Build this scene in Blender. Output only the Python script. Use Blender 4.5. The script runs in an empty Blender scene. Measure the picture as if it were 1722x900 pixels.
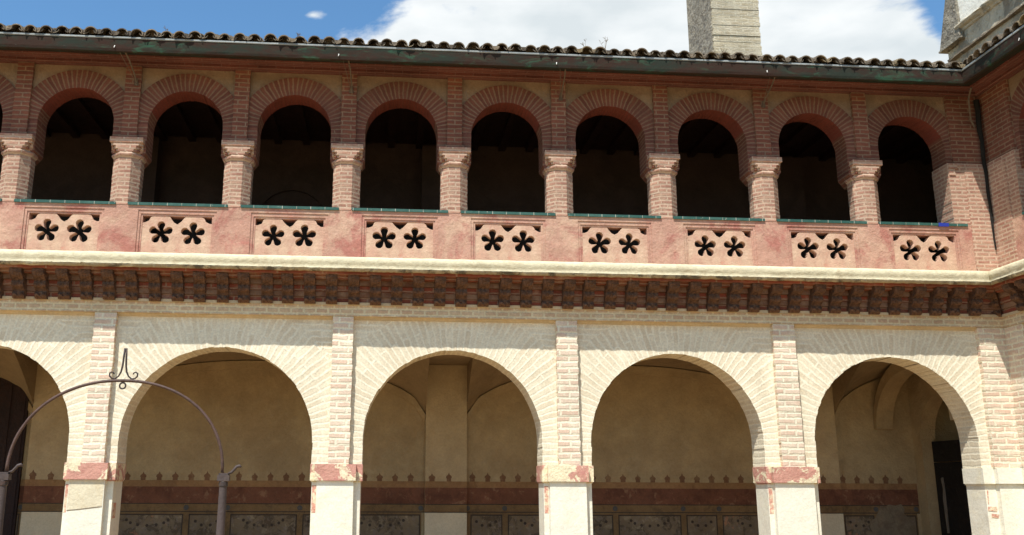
import bpy, bmesh, math, random
from mathutils import Vector, Matrix
random.seed(7)
PI = math.pi
sc = bpy.context.scene
COL = sc.collection

# ------------------------------------------------------------------ camera
CX, CY_, CZ = -0.972, -13.180, 1.600
PITCH, YAW, ROLL = 0.2352180, 0.0770586, 0.0042333
cam_d = bpy.data.cameras.new('camera')
cam_d.sensor_width = 36.0
cam_d.lens = 1590.39 / 1722 * 36.0
cam_d.shift_x = (861 - 770.66) / 1722
cam_d.shift_y = -(450 - 439.10) / 1722
cam_d.clip_start = 0.1
cam_d.clip_end = 3000
cam = bpy.data.objects.new('camera', cam_d)
COL.objects.link(cam)
fw = Vector((math.sin(YAW) * math.cos(PITCH), math.cos(YAW) * math.cos(PITCH), math.sin(PITCH)))
rt = Vector((math.cos(YAW), -math.sin(YAW), 0))
up = rt.cross(fw)
r2 = math.cos(ROLL) * rt + math.sin(ROLL) * up
u2 = -math.sin(ROLL) * rt + math.cos(ROLL) * up
m = Matrix((r2, u2, -fw)).transposed().to_4x4()
m.translation = Vector((CX, CY_, CZ))
cam.matrix_world = m
sc.camera = cam

# ------------------------------------------------------------------ light
SUN_TO = Vector((0.60, 1.0, -2.10)).normalized()      # direction the light travels
sun_d = bpy.data.lights.new('sun', 'SUN')
sun_d.energy = 4.5
sun_d.angle = math.radians(0.5)
sun_d.color = (1.0, 0.97, 0.90)
sun = bpy.data.objects.new('sun', sun_d)
COL.objects.link(sun)
sun.rotation_euler = SUN_TO.to_track_quat('-Z', 'Y').to_euler()
elev = math.asin(-SUN_TO.z)
azim = math.atan2(-SUN_TO.x, -SUN_TO.y)

world = bpy.data.worlds.new('World')
sc.world = world
world.use_nodes = True
wn, wl = world.node_tree.nodes, world.node_tree.links
wn.clear()
w_out = wn.new('ShaderNodeOutputWorld')
w_bg = wn.new('ShaderNodeBackground')
w_bg.inputs[1].default_value = 0.075
sky = wn.new('ShaderNodeTexSky')
sky.sky_type = 'NISHITA'
sky.sun_disc = False
sky.sun_elevation = elev
sky.sun_rotation = azim
sky.air_density = 1.0
sky.dust_density = 0.6
sky.ozone_density = 1.6
tc = wn.new('ShaderNodeTexCoord')
sep = wn.new('ShaderNodeSeparateXYZ')
wl.new(tc.outputs['Generated'], sep.inputs[0])


def wmath(op, a, b=None, c=None, clamp=False):
    n = wn.new('ShaderNodeMath')
    n.operation = op
    n.use_clamp = clamp
    for i, v in enumerate((a, b, c)):
        if v is None:
            continue
        if isinstance(v, (int, float)):
            n.inputs[i].default_value = v
        else:
            wl.new(v, n.inputs[i])
    return n.outputs[0]


zc_ = wmath('MAXIMUM', sep.outputs['Z'], 0.06)
px_ = wmath('DIVIDE', sep.outputs['X'], zc_)
py_ = wmath('DIVIDE', sep.outputs['Y'], zc_)
cmb = wn.new('ShaderNodeCombineXYZ')
wl.new(px_, cmb.inputs[0])
wl.new(py_, cmb.inputs[1])
cn = wn.new('ShaderNodeTexNoise')
cn.inputs['Scale'].default_value = 2.3
cn.inputs['Detail'].default_value = 9
cn.inputs['Roughness'].default_value = 0.58
cn.inputs['Distortion'].default_value = 0.25
wl.new(cmb.outputs[0], cn.inputs['Vector'])
# a bank of cloud from just left of the middle to the right
ax = wmath('DIVIDE', sep.outputs['X'], wmath('MAXIMUM', sep.outputs['Y'], 0.05))
left = wn.new('ShaderNodeMapRange')
left.inputs['From Min'].default_value = -0.16
left.inputs['From Max'].default_value = 0.09
left.interpolation_type = 'SMOOTHSTEP'
wl.new(ax, left.inputs['Value'])
right = wn.new('ShaderNodeMapRange')
right.inputs['From Min'].default_value = 0.60
right.inputs['From Max'].default_value = 0.71
right.inputs['To Min'].default_value = 0.0
right.inputs['To Max'].default_value = 0.55
right.interpolation_type = 'SMOOTHSTEP'
wl.new(ax, right.inputs['Value'])
front = wn.new('ShaderNodeMapRange')
front.inputs['From Min'].default_value = 0.0
front.inputs['From Max'].default_value = 0.35
wl.new(sep.outputs['Y'], front.inputs['Value'])
bank = wmath('SUBTRACT', wmath('MULTIPLY', wmath('MULTIPLY', left.outputs[0], 0.68), front.outputs[0]), right.outputs[0])
zy = wmath('DIVIDE', sep.outputs['Z'], wmath('MAXIMUM', sep.outputs['Y'], 0.05))
da = wmath('MULTIPLY', wmath('ADD', ax, 0.092), 40.0)
dz_ = wmath('MULTIPLY', wmath('SUBTRACT', zy, 0.527), 70.0)
puff = wmath('SUBTRACT', 1.0, wmath('SQRT', wmath('ADD', wmath('MULTIPLY', da, da), wmath('MULTIPLY', dz_, dz_))), clamp=True)
bank = wmath('ADD', bank, wmath('MULTIPLY', puff, 0.30))
nz_ = wmath('MULTIPLY_ADD', cn.outputs['Fac'], 1.7, -0.35)
dens = wmath('ADD', nz_, wmath('SUBTRACT', bank, 0.40))
cov = wn.new('ShaderNodeMapRange')
cov.inputs['From Min'].default_value = 0.40
cov.inputs['From Max'].default_value = 0.62
cov.interpolation_type = 'SMOOTHSTEP'
wl.new(dens, cov.inputs['Value'])
cn2 = wn.new('ShaderNodeTexNoise')
cn2.inputs['Scale'].default_value = 3.4
cn2.inputs['Detail'].default_value = 6
wl.new(cmb.outputs[0], cn2.inputs['Vector'])
cr = wn.new('ShaderNodeValToRGB')
cr.color_ramp.elements[0].position = 0.35
cr.color_ramp.elements[0].color = (6.6, 7.2, 7.5, 1)
cr.color_ramp.elements[1].position = 0.62
cr.color_ramp.elements[1].color = (8.8, 9.1, 9.2, 1)
wl.new(cn2.outputs['Fac'], cr.inputs[0])
skyg = wn.new('ShaderNodeMix')
skyg.data_type = 'RGBA'
skyg.blend_type = 'MULTIPLY'
skyg.inputs[0].default_value = 1.0
skyg.inputs[7].default_value = (1.05, 1.50, 1.68, 1)
wl.new(sky.outputs[0], skyg.inputs[6])
wmix = wn.new('ShaderNodeMix')
wmix.data_type = 'RGBA'
wl.new(cov.outputs[0], wmix.inputs[0])
wl.new(skyg.outputs[2], wmix.inputs[6])
wl.new(cr.outputs[0], wmix.inputs[7])
wl.new(wmix.outputs[2], w_bg.inputs[0])
wl.new(w_bg.outputs[0], w_out.inputs[0])

sc.view_settings.view_transform = 'Standard'
sc.view_settings.look = 'None'
sc.view_settings.gamma = 1.0
sc.view_settings.exposure = 0.58
sc.render.engine = 'CYCLES'
sc.cycles.max_bounces = 8
sc.cycles.diffuse_bounces = 5


# ------------------------------------------------------------------ materials
class Mat:
    def __init__(self, name, rough=0.9):
        self.m = bpy.data.materials.new(name)
        self.m.use_nodes = True
        self.n = self.m.node_tree.nodes
        self.l = self.m.node_tree.links
        self.b = self.n['Principled BSDF']
        self.b.inputs['Roughness'].default_value = rough
        self.b.inputs['Specular IOR Level'].default_value = 0.25
        self.tc = self.n.new('ShaderNodeTexCoord')

    def noise(self, scale, detail=4, rough=0.6, coord='Object', vec=None, dist=0.0):
        t = self.n.new('ShaderNodeTexNoise')
        t.inputs['Scale'].default_value = scale
        t.inputs['Detail'].default_value = detail
        t.inputs['Roughness'].default_value = rough
        t.inputs['Distortion'].default_value = dist
        self.l.new(vec if vec else self.tc.outputs[coord], t.inputs['Vector'])
        return t

    def ramp(self, src, a, b, lo=0.0, hi=1.0):
        r = self.n.new('ShaderNodeMapRange')
        r.inputs['From Min'].default_value = a
        r.inputs['From Max'].default_value = b
        r.inputs['To Min'].default_value = lo
        r.inputs['To Max'].default_value = hi
        r.interpolation_type = 'SMOOTHSTEP'
        self.l.new(src, r.inputs['Value'])
        return r.outputs[0]

    def mix(self, f, a, b, mode='MIX'):
        x = self.n.new('ShaderNodeMix')
        x.data_type = 'RGBA'
        x.blend_type = mode
        for i, v in ((0, f), (6, a), (7, b)):
            if isinstance(v, (int, float)):
                x.inputs[i].default_value = v
            elif isinstance(v, tuple):
                x.inputs[i].default_value = (*v, 1) if len(v) == 3 else v
            else:
                self.l.new(v, x.inputs[i])
        return x.outputs[2]

    def math(self, op, a, b=None):
        x = self.n.new('ShaderNodeMath')
        x.operation = op
        for i, v in enumerate((a, b)):
            if v is None:
                continue
            if isinstance(v, (int, float)):
                x.inputs[i].default_value = v
            else:
                self.l.new(v, x.inputs[i])
        return x.outputs[0]

    def bump(self, h, dist, strength=1.0, prev=None):
        x = self.n.new('ShaderNodeBump')
        x.inputs['Distance'].default_value = dist
        x.inputs['Strength'].default_value = strength
        self.l.new(h, x.inputs['Height'])
        if prev:
            self.l.new(prev, x.inputs['Normal'])
        return x.outputs[0]

    def done(self, color, normal=None):
        if isinstance(color, tuple):
            self.b.inputs['Base Color'].default_value = (*color, 1)
        else:
            self.l.new(color, self.b.inputs['Base Color'])
        if normal:
            self.l.new(normal, self.b.inputs['Normal'])
        return self.m


def brick_mat(name, c1, c2, mortar, row=0.07, width=0.27, ms=0.013, bump=0.012, var=0.35,
              wash=None, wobble=0.012, stain=None, smooth=0.25, third=None):
    M = Mat(name)
    nz = M.noise(7, 3)
    sub = M.n.new('ShaderNodeVectorMath')
    sub.operation = 'SUBTRACT'
    M.l.new(nz.outputs['Color'], sub.inputs[0])
    sub.inputs[1].default_value = (0.5, 0.5, 0.5)
    scl = M.n.new('ShaderNodeVectorMath')
    scl.operation = 'SCALE'
    scl.inputs['Scale'].default_value = wobble * 2
    M.l.new(sub.outputs[0], scl.inputs[0])
    add = M.n.new('ShaderNodeVectorMath')
    add.operation = 'ADD'
    M.l.new(M.tc.outputs['UV'], add.inputs[0])
    M.l.new(scl.outputs[0], add.inputs[1])
    bt = M.n.new('ShaderNodeTexBrick')
    bt.offset = 0.5
    bt.inputs['Scale'].default_value = 1.0
    bt.inputs['Brick Width'].default_value = width
    bt.inputs['Row Height'].default_value = row
    bt.inputs['Mortar Size'].default_value = ms
    bt.inputs['Mortar Smooth'].default_value = smooth
    bt.inputs['Bias'].default_value = 0.0
    bt.inputs['Color1'].default_value = (*c1, 1)
    bt.inputs['Color2'].default_value = (*c2, 1)
    bt.inputs['Mortar'].default_value = (*mortar, 1)
    M.l.new(add.outputs[0], bt.inputs['Vector'])
    col = bt.outputs['Color']
    big = M.noise(1.1, 5, 0.65)
    if third:                        # patches of another tone of brick / faded limewash
        f = M.ramp(M.noise(2.3, 5, 0.7).outputs['Fac'], 0.50, 0.68, 0, third[1])
        col = M.mix(f, col, third[0])
    if wash:
        wc, lo, hi, amt, wsc = wash
        f = M.ramp(M.noise(wsc, 6, 0.7).outputs['Fac'], lo, hi, 0, amt)
        col = M.mix(f, col, wc)
    if stain:
        sc_, lo, hi, amt, s = stain
        f = M.ramp(M.noise(s, 5, 0.7, dist=0.4).outputs['Fac'], lo, hi, 0, amt)
        col = M.mix(f, col, sc_)
    v = M.ramp(big.outputs['Fac'], 0.3, 0.7, 1 - var, 1 + var * 0.3)
    col = M.mix(1.0, col, (1, 1, 1), 'MULTIPLY')
    hs = M.n.new('ShaderNodeHueSaturation')
    M.l.new(col, hs.inputs['Color'])
    M.l.new(v, hs.inputs['Value'])
    fine = M.noise(38, 4, 0.7)
    v2 = M.ramp(fine.outputs['Fac'], 0.3, 0.7, 0.86, 1.1)
    hs2 = M.n.new('ShaderNodeHueSaturation')
    M.l.new(hs.outputs[0], hs2.inputs['Color'])
    M.l.new(v2, hs2.inputs['Value'])
    h = M.math('SUBTRACT', 1.0, bt.outputs['Fac'])
    nrm = M.bump(h, bump)
    nrm = M.bump(fine.outputs['Fac'], bump * 0.7, 1.0, nrm)
    return M.done(hs2.outputs[0], nrm)


def plaster(name, base, tones, var=0.2, bump=0.01, fine=30, rough=0.9):
    """tones: list of (colour, noise scale, lo, hi, amount)"""
    M = Mat(name, rough)
    col = base
    for c, s, lo, hi, amt in tones:
        f = M.ramp(M.noise(s, 6, 0.68, dist=0.5).outputs['Fac'], lo, hi, 0, amt)
        col = M.mix(f, col, c)
    v = M.ramp(M.noise(2.0, 5, 0.7).outputs['Fac'], 0.3, 0.7, 1 - var, 1 + var * 0.4)
    hs = M.n.new('ShaderNodeHueSaturation')
    if isinstance(col, tuple):
        hs.inputs['Color'].default_value = (*col, 1)
    else:
        M.l.new(col, hs.inputs['Color'])
    M.l.new(v, hs.inputs['Value'])
    f = M.noise(fine, 5, 0.7)
    v2 = M.ramp(f.outputs['Fac'], 0.3, 0.7, 0.92, 1.06)
    hs2 = M.n.new('ShaderNodeHueSaturation')
    M.l.new(hs.outputs[0], hs2.inputs['Color'])
    M.l.new(v2, hs2.inputs['Value'])
    nrm = M.bump(f.outputs['Fac'], bump)
    nrm = M.bump(M.noise(5, 4, 0.6).outputs['Fac'], bump * 2.5, 1.0, nrm)
    return M.done(hs2.outputs[0], nrm)


CREAM = (0.74, 0.66, 0.46)
RB1, RB2, RMO = (0.255, 0.092, 0.055), (0.185, 0.065, 0.042), (0.295, 0.18, 0.115)
MT = {}
MT['red_brick'] = brick_mat('red_brick', RB1, RB2, RMO, 0.068, 0.26, 0.012, 0.006, 0.25,
                            stain=((0.20, 0.10, 0.075), 0.55, 0.75, 0.5, 1.6))
MT['shaft_brick'] = brick_mat('pink_shaft_brick', (0.35, 0.165, 0.115), (0.45, 0.245, 0.17), (0.53, 0.375, 0.27), 0.062, 0.2,
                              0.015, 0.005, 0.2, wash=((0.54, 0.37, 0.26), 0.42, 0.70, 0.6, 6))
MT['voussoir_brick'] = brick_mat('voussoir_brick', (0.215, 0.083, 0.053), (0.15, 0.055, 0.038), (0.25, 0.145, 0.093), 0.062, 0.90,
                                 0.011, 0.005, 0.25, stain=((0.17, 0.075, 0.055), 0.5, 0.72, 0.6, 1.3))
MT['soffit_red'] = brick_mat('red_painted_soffit', (0.215, 0.05, 0.034), (0.18, 0.045, 0.031), (0.19, 0.055, 0.038), 0.062, 0.3,
                             0.008, 0.005, 0.2)
MT['cream_plaster'] = plaster('cream_spandrel_plaster', (0.285, 0.195, 0.125),
                              [((0.20, 0.115, 0.078), 3.0, 0.5, 0.7, 0.6)], 0.2)
MT['lime_brick'] = brick_mat('limewashed_brick', (0.655, 0.555, 0.395), (0.73, 0.645, 0.48), (0.79, 0.725, 0.56), 0.085, 0.62,
                             0.020, 0.002, 0.08, wash=((0.79, 0.725, 0.55), 0.42, 0.66, 0.7, 3.5), wobble=0.028, smooth=0.8)
MT['pink_brick'] = brick_mat('limewashed_pink_brick', (0.63, 0.44, 0.325), (0.72, 0.585, 0.45), (0.77, 0.71, 0.54), 0.085, 0.27,
                             0.022, 0.004, 0.12, wash=((0.77, 0.71, 0.54), 0.47, 0.68, 0.7, 5), wobble=0.020, smooth=0.7)
MT['band_brick'] = brick_mat('string_course_brick', (0.55, 0.37, 0.235), (0.63, 0.47, 0.30), (0.70, 0.58, 0.37), 0.075, 0.17,
                             0.017, 0.005, 0.15, wash=((0.74, 0.65, 0.45), 0.5, 0.7, 0.7, 4))
MT['ochre'] = plaster('ochre_fillet', (0.60, 0.48, 0.31), [((0.54, 0.40, 0.23), 4, 0.45, 0.65, 0.7)], 0.2)
MT['pier'] = plaster('white_pier_stucco', (0.77, 0.73, 0.60), [((0.56, 0.49, 0.35), 7, 0.60, 0.74, 0.45), ((0.62, 0.40, 0.30), 3.1, 0.64, 0.72, 0.4), ((0.74, 0.67, 0.48), 2.2, 0.5, 0.72, 0.7)], 0.08, 0.004)
MT['impost'] = plaster('red_stained_impost', (0.78, 0.68, 0.46),
                       [((0.53, 0.24, 0.19), 2.6, 0.47, 0.50, 0.9), ((0.46, 0.17, 0.15), 9, 0.52, 0.66, 0.45), ((0.76, 0.66, 0.45), 7, 0.60, 0.64, 0.9)], 0.1, 0.01)
MT['paint_red'] = plaster('faded_red_paint', (0.56, 0.27, 0.20), [((0.74, 0.62, 0.43), 11, 0.44, 0.58, 0.9)], 0.1)
MT['lip'] = plaster('cream_cornice_stucco', (0.63, 0.56, 0.38),
                    [((0.50, 0.41, 0.26), 4, 0.50, 0.68, 0.7), ((0.30, 0.25, 0.16), 2.6, 0.64, 0.74, 0.6)], 0.12, 0.008, 24)
MT['parapet'] = plaster('pink_parapet_stucco', (0.455, 0.25, 0.182),
                        [((0.55, 0.36, 0.25), 1.6, 0.45, 0.66, 0.8), ((0.37, 0.135, 0.105), 1.9, 0.48, 0.62, 0.8),
                         ((0.53, 0.33, 0.24), 7, 0.5, 0.7, 0.5), ((0.36, 0.20, 0.15), 16, 0.60, 0.70, 0.35)], 0.12, 0.010)
MT['panel'] = plaster('pink_tracery_stucco', (0.50, 0.295, 0.21),
                      [((0.57, 0.39, 0.27), 2.6, 0.42, 0.62, 0.8), ((0.50, 0.20, 0.14), 3.5, 0.58, 0.72, 0.7)], 0.1, 0.008)
MT['corbel'] = plaster('carved_brown_corbel', (0.20, 0.105, 0.062), [((0.11, 0.058, 0.037), 12, 0.4, 0.6, 0.9),
                       ((0.24, 0.15, 0.09), 20, 0.55, 0.7, 0.5)], 0.3, 0.05, 16)
MT['cornice_brick'] = brick_mat('cornice_red_brick', (0.33, 0.085, 0.047), (0.25, 0.07, 0.04), (0.36, 0.20, 0.13), 0.075, 0.62,
                                0.014, 0.006, 0.3, third=((0.40, 0.25, 0.17), 0.8))
MT['cornice_tan'] = plaster('tan_cornice_course', (0.27, 0.165, 0.11), [((0.20, 0.09, 0.055), 3.1, 0.45, 0.62, 0.9), ((0.34, 0.23, 0.15), 8, 0.5, 0.7, 0.5)], 0.2)
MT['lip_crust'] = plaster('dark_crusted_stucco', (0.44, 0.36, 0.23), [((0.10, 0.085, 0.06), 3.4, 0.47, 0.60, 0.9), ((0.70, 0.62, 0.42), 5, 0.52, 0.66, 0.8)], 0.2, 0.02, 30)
MT['dark_brick'] = brick_mat('eaves_brick', (0.175, 0.055, 0.038), (0.13, 0.042, 0.031), (0.19, 0.09, 0.067), 0.06, 0.27, 0.008,
                             0.008, 0.3)
MT['tower_brick'] = brick_mat('weathered_cream_brick', (0.62, 0.52, 0.35), (0.50, 0.41, 0.27), (0.68, 0.60, 0.44), 0.09, 0.32,
                              0.018, 0.05, 0.2, wash=((0.70, 0.62, 0.46), 0.45, 0.6, 0.7, 3),
                              stain=((0.16, 0.13, 0.09), 0.60, 0.72, 0.75, 4), wobble=0.03)
MT['grey_masonry'] = plaster('mottled_grey_masonry', (0.34, 0.30, 0.23), [((0.18, 0.16, 0.13), 4, 0.45, 0.62, 0.9),
                       ((0.46, 0.42, 0.34), 7, 0.56, 0.68, 0.8)], 0.3, 0.05, 14)  # mottled grey masonry, darker than the walls beside it
MT['church_white'] = plaster('white_church_wall', (0.80, 0.77, 0.68), [((0.62, 0.56, 0.42), 1.2, 0.55, 0.75, 0.5)], 0.08)
MT['church_stone'] = plaster('stained_church_stone', (0.56, 0.49, 0.36), [((0.24, 0.20, 0.145), 1.5, 0.46, 0.60, 0.85),
                             ((0.14, 0.125, 0.10), 5, 0.58, 0.70, 0.7)], 0.2, 0.03)
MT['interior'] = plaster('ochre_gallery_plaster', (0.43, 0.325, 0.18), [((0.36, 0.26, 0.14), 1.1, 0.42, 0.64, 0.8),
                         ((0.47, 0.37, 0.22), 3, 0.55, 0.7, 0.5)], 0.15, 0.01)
MT['vault'] = plaster('shade_darkened_vault', (0.31, 0.23, 0.13), [((0.25, 0.18, 0.10), 1.3, 0.42, 0.64, 0.8)], 0.15, 0.01)  # shade under the vault put into a darker plaster colour
MT['back_pilaster'] = plaster('lit_ochre_pilaster', (0.50, 0.385, 0.225), [((0.43, 0.32, 0.18), 1.3, 0.42, 0.64, 0.8)], 0.12, 0.01)  # lit pilaster faces: the light is put into a paler plaster colour
MT['pale_foot'] = plaster('pale_repaired_plaster', (0.66, 0.56, 0.38), [], 0.1, 0.008)
MT['pilaster_wash'] = plaster('bare_pale_plaster', (0.23, 0.175, 0.11), [((0.17, 0.12, 0.075), 6, 0.45, 0.6, 0.8)], 0.15, 0.01)
MT['beige_block'] = plaster('beige_ashlar', (0.68, 0.60, 0.43), [((0.60, 0.50, 0.33), 4, 0.48, 0.66, 0.7)], 0.1, 0.006)
MT['dark_plaster'] = plaster('shade_dark_gallery_plaster', (0.06, 0.037, 0.026), [((0.04, 0.026, 0.018), 1.2, 0.45, 0.65, 0.8)], 0.2)  # dimness of the upper gallery put into the plaster colour
MT['frieze_red'] = plaster('red_painted_frieze', (0.19, 0.08, 0.045), [((0.135, 0.055, 0.032), 3, 0.45, 0.62, 0.9),
                           ((0.28, 0.16, 0.09), 8, 0.56, 0.66, 0.7)], 0.2)
MT['merlon_red'] = plaster('faded_merlon_paint', (0.20, 0.105, 0.055), [((0.27, 0.17, 0.09), 6, 0.5, 0.65, 0.8)], 0.2)
MT['frieze_ochre'] = plaster('ochre_painted_band', (0.33, 0.19, 0.085), [((0.24, 0.125, 0.06), 4, 0.45, 0.65, 0.7)], 0.2)
MT['dado_frame'] = plaster('painted_dado_frame', (0.22, 0.135, 0.06), [((0.14, 0.09, 0.045), 6, 0.5, 0.65, 0.7)], 0.2)
MT['dado_line'] = plaster('dark_painted_line', (0.07, 0.05, 0.035), [], 0.2)
MT['dado_stud'] = plaster('grey_painted_stud', (0.10, 0.095, 0.085), [], 0.2)
MT['dado_panel'] = plaster('painted_marble_panel', (0.22, 0.16, 0.095),
                           [((0.11, 0.08, 0.05), 5, 0.50, 0.58, 0.85), ((0.33, 0.26, 0.16), 6.5, 0.55, 0.64, 0.8),
                            ((0.22, 0.17, 0.13), 14, 0.52, 0.60, 0.7), ((0.42, 0.20, 0.11), 4, 0.60, 0.66, 0.7)], 0.2)
MT['floor'] = plaster('terracotta_gallery_floor', (0.34, 0.20, 0.13), [], 0.2)
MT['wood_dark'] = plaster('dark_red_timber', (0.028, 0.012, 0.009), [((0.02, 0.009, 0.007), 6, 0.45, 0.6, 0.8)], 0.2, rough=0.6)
MT['iron'] = plaster('rusty_wrought_iron', (0.055, 0.04, 0.035), [((0.14, 0.075, 0.055), 18, 0.5, 0.7, 0.6)], 0.2, 0.003, 60, 0.55)
MT['hoop'] = plaster('rusted_iron_bar', (0.10, 0.058, 0.045), [((0.055, 0.03, 0.024), 22, 0.48, 0.66, 0.8)], 0.2, 0.003, 60, 0.5)
MT['post'] = plaster('mauve_grey_painted_iron', (0.08, 0.058, 0.052), [((0.125, 0.09, 0.07), 9, 0.5, 0.7, 0.7),
                     ((0.12, 0.08, 0.07), 16, 0.58, 0.7, 0.7)], 0.2, 0.003, 40, 0.6)
MT['old_iron'] = plaster('weathered_bracket_iron', (0.14, 0.105, 0.075), [((0.08, 0.055, 0.04), 15, 0.5, 0.65, 0.7)], 0.2, 0.003, 40)
MT['near_black'] = plaster('near_black_fill', (0.014, 0.012, 0.010), [((0.04, 0.033, 0.026), 9, 0.55, 0.7, 0.7)], 0.3)  # near-black colour in place of the unlit gap and opening
MT['white_bit'] = plaster('plain_white_spot', (0.78, 0.76, 0.72), [], 0.1)
MT['weed'] = plaster('dry_weed', (0.20, 0.14, 0.08), [], 0.2)
MT['stone_pale'] = plaster('pale_marble', (0.20, 0.17, 0.13), [((0.12, 0.10, 0.08), 5, 0.5, 0.7, 0.6)], 0.1)


def gutter_mat():
    M = Mat('patinated_green_copper', 0.9)
    M.b.inputs['Specular IOR Level'].default_value = 0.08
    mp = M.n.new('ShaderNodeMapping')
    mp.inputs['Scale'].default_value = (1.0, 1.0, 3.5)
    M.l.new(M.tc.outputs['Object'], mp.inputs[0])
    base = M.mix(M.ramp(M.noise(1.6, 5, 0.7, vec=mp.outputs[0]).outputs['Fac'], 0.4, 0.62), (0.040, 0.023, 0.017), (0.026, 0.032, 0.024))
    g = M.ramp(M.noise(2.2, 7, 0.72, vec=mp.outputs[0], dist=0.8).outputs['Fac'], 0.52, 0.68, 0, 0.6)
    g2 = M.ramp(M.noise(0.75, 3, 0.5).outputs['Fac'], 0.40, 0.62, 0.15, 1)
    col = M.mix(M.math('MULTIPLY', g, g2), base, (0.035, 0.12, 0.07))
    w = M.ramp(M.noise(9, 7, 0.8, vec=mp.outputs[0]).outputs['Fac'], 0.66, 0.74, 0, 0.5)
    col = M.mix(w, col, (0.22, 0.24, 0.20))
    return M.done(col, M.bump(M.noise(6, 4).outputs['Fac'], 0.01))


def tile_mat(name, c, dark):
    M = Mat(name, 0.9)
    col = M.mix(M.ramp(M.noise(3.5, 6, 0.7).outputs['Fac'], 0.42, 0.62), c, dark)
    col = M.mix(M.ramp(M.noise(18, 6, 0.75).outputs['Fac'], 0.56, 0.68, 0, 0.8), col, (0.42, 0.38, 0.28))
    col = M.mix(M.ramp(M.noise(1.7, 4, 0.7).outputs['Fac'], 0.55, 0.7, 0, 0.6), col, (0.30, 0.22, 0.11))
    return M.done(col, M.bump(M.noise(30, 5, 0.7).outputs['Fac'], 0.02))


MT['gutter'] = gutter_mat()
MT['zinc'] = plaster('zinc_strip', (0.30, 0.32, 0.31), [((0.14, 0.15, 0.15), 5, 0.5, 0.7, 0.8)], 0.2, 0.004, 30, 0.5)
MT['tile'] = tile_mat('old_roof_tile', (0.165, 0.125, 0.085), (0.07, 0.058, 0.043))
MT['tile_end'] = tile_mat('lime_bedded_tile_ends', (0.21, 0.165, 0.115), (0.085, 0.066, 0.048))


def glaze_mat(name, a, b, chips=True):
    M = Mat(name, 0.6)
    M.b.inputs['Specular IOR Level'].default_value = 0.25
    bt = M.n.new('ShaderNodeTexBrick')
    bt.offset = 0
    bt.inputs['Scale'].default_value = 1
    bt.inputs['Brick Width'].default_value = 0.205
    bt.inputs['Row Height'].default_value = 0.6
    bt.inputs['Mortar Size'].default_value = 0.004
    bt.inputs['Color1'].default_value = (*a, 1)
    bt.inputs['Color2'].default_value = (*b, 1)
    bt.inputs['Mortar'].default_value = (0.5, 0.48, 0.4, 1)
    mp = M.n.new('ShaderNodeMapping')
    mp.inputs['Location'].default_value = (0.05, 0.3, 0)
    M.l.new(M.tc.outputs['UV'], mp.inputs[0])
    M.l.new(mp.outputs[0], bt.inputs['Vector'])
    col = bt.outputs['Color']
    col = M.mix(M.ramp(M.noise(5, 5, 0.7).outputs['Fac'], 0.4, 0.65, 0, 0.7), col, (0.02, 0.075, 0.06))
    if chips:
        col = M.mix(M.ramp(M.noise(14, 5, 0.8).outputs['Fac'], 0.64, 0.70, 0, 0.9), col, (0.62, 0.58, 0.46))
    return M.done(col, M.bump(M.noise(20, 3).outputs['Fac'], 0.004))


MT['green_glaze'] = glaze_mat('green_glazed_tile', (0.026, 0.082, 0.068), (0.05, 0.12, 0.098))
MT['blue_glaze'] = plaster('blue_glazed_tile', (0.03, 0.05, 0.32), [], 0.1, 0.003, 20, 0.3)


def ground_mat():
    M = Mat('courtyard_paving', 0.95)
    col = M.mix(M.ramp(M.noise(0.6, 6, 0.7).outputs['Fac'], 0.35, 0.65), (0.40, 0.27, 0.13), (0.33, 0.215, 0.10))
    col = M.mix(M.ramp(M.noise(25, 4, 0.7).outputs['Fac'], 0.45, 0.7, 0, 0.5), col, (0.44, 0.31, 0.17))
    return M.done(col, M.bump(M.noise(30, 4).outputs['Fac'], 0.01))


MT['ground'] = ground_mat()


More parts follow.
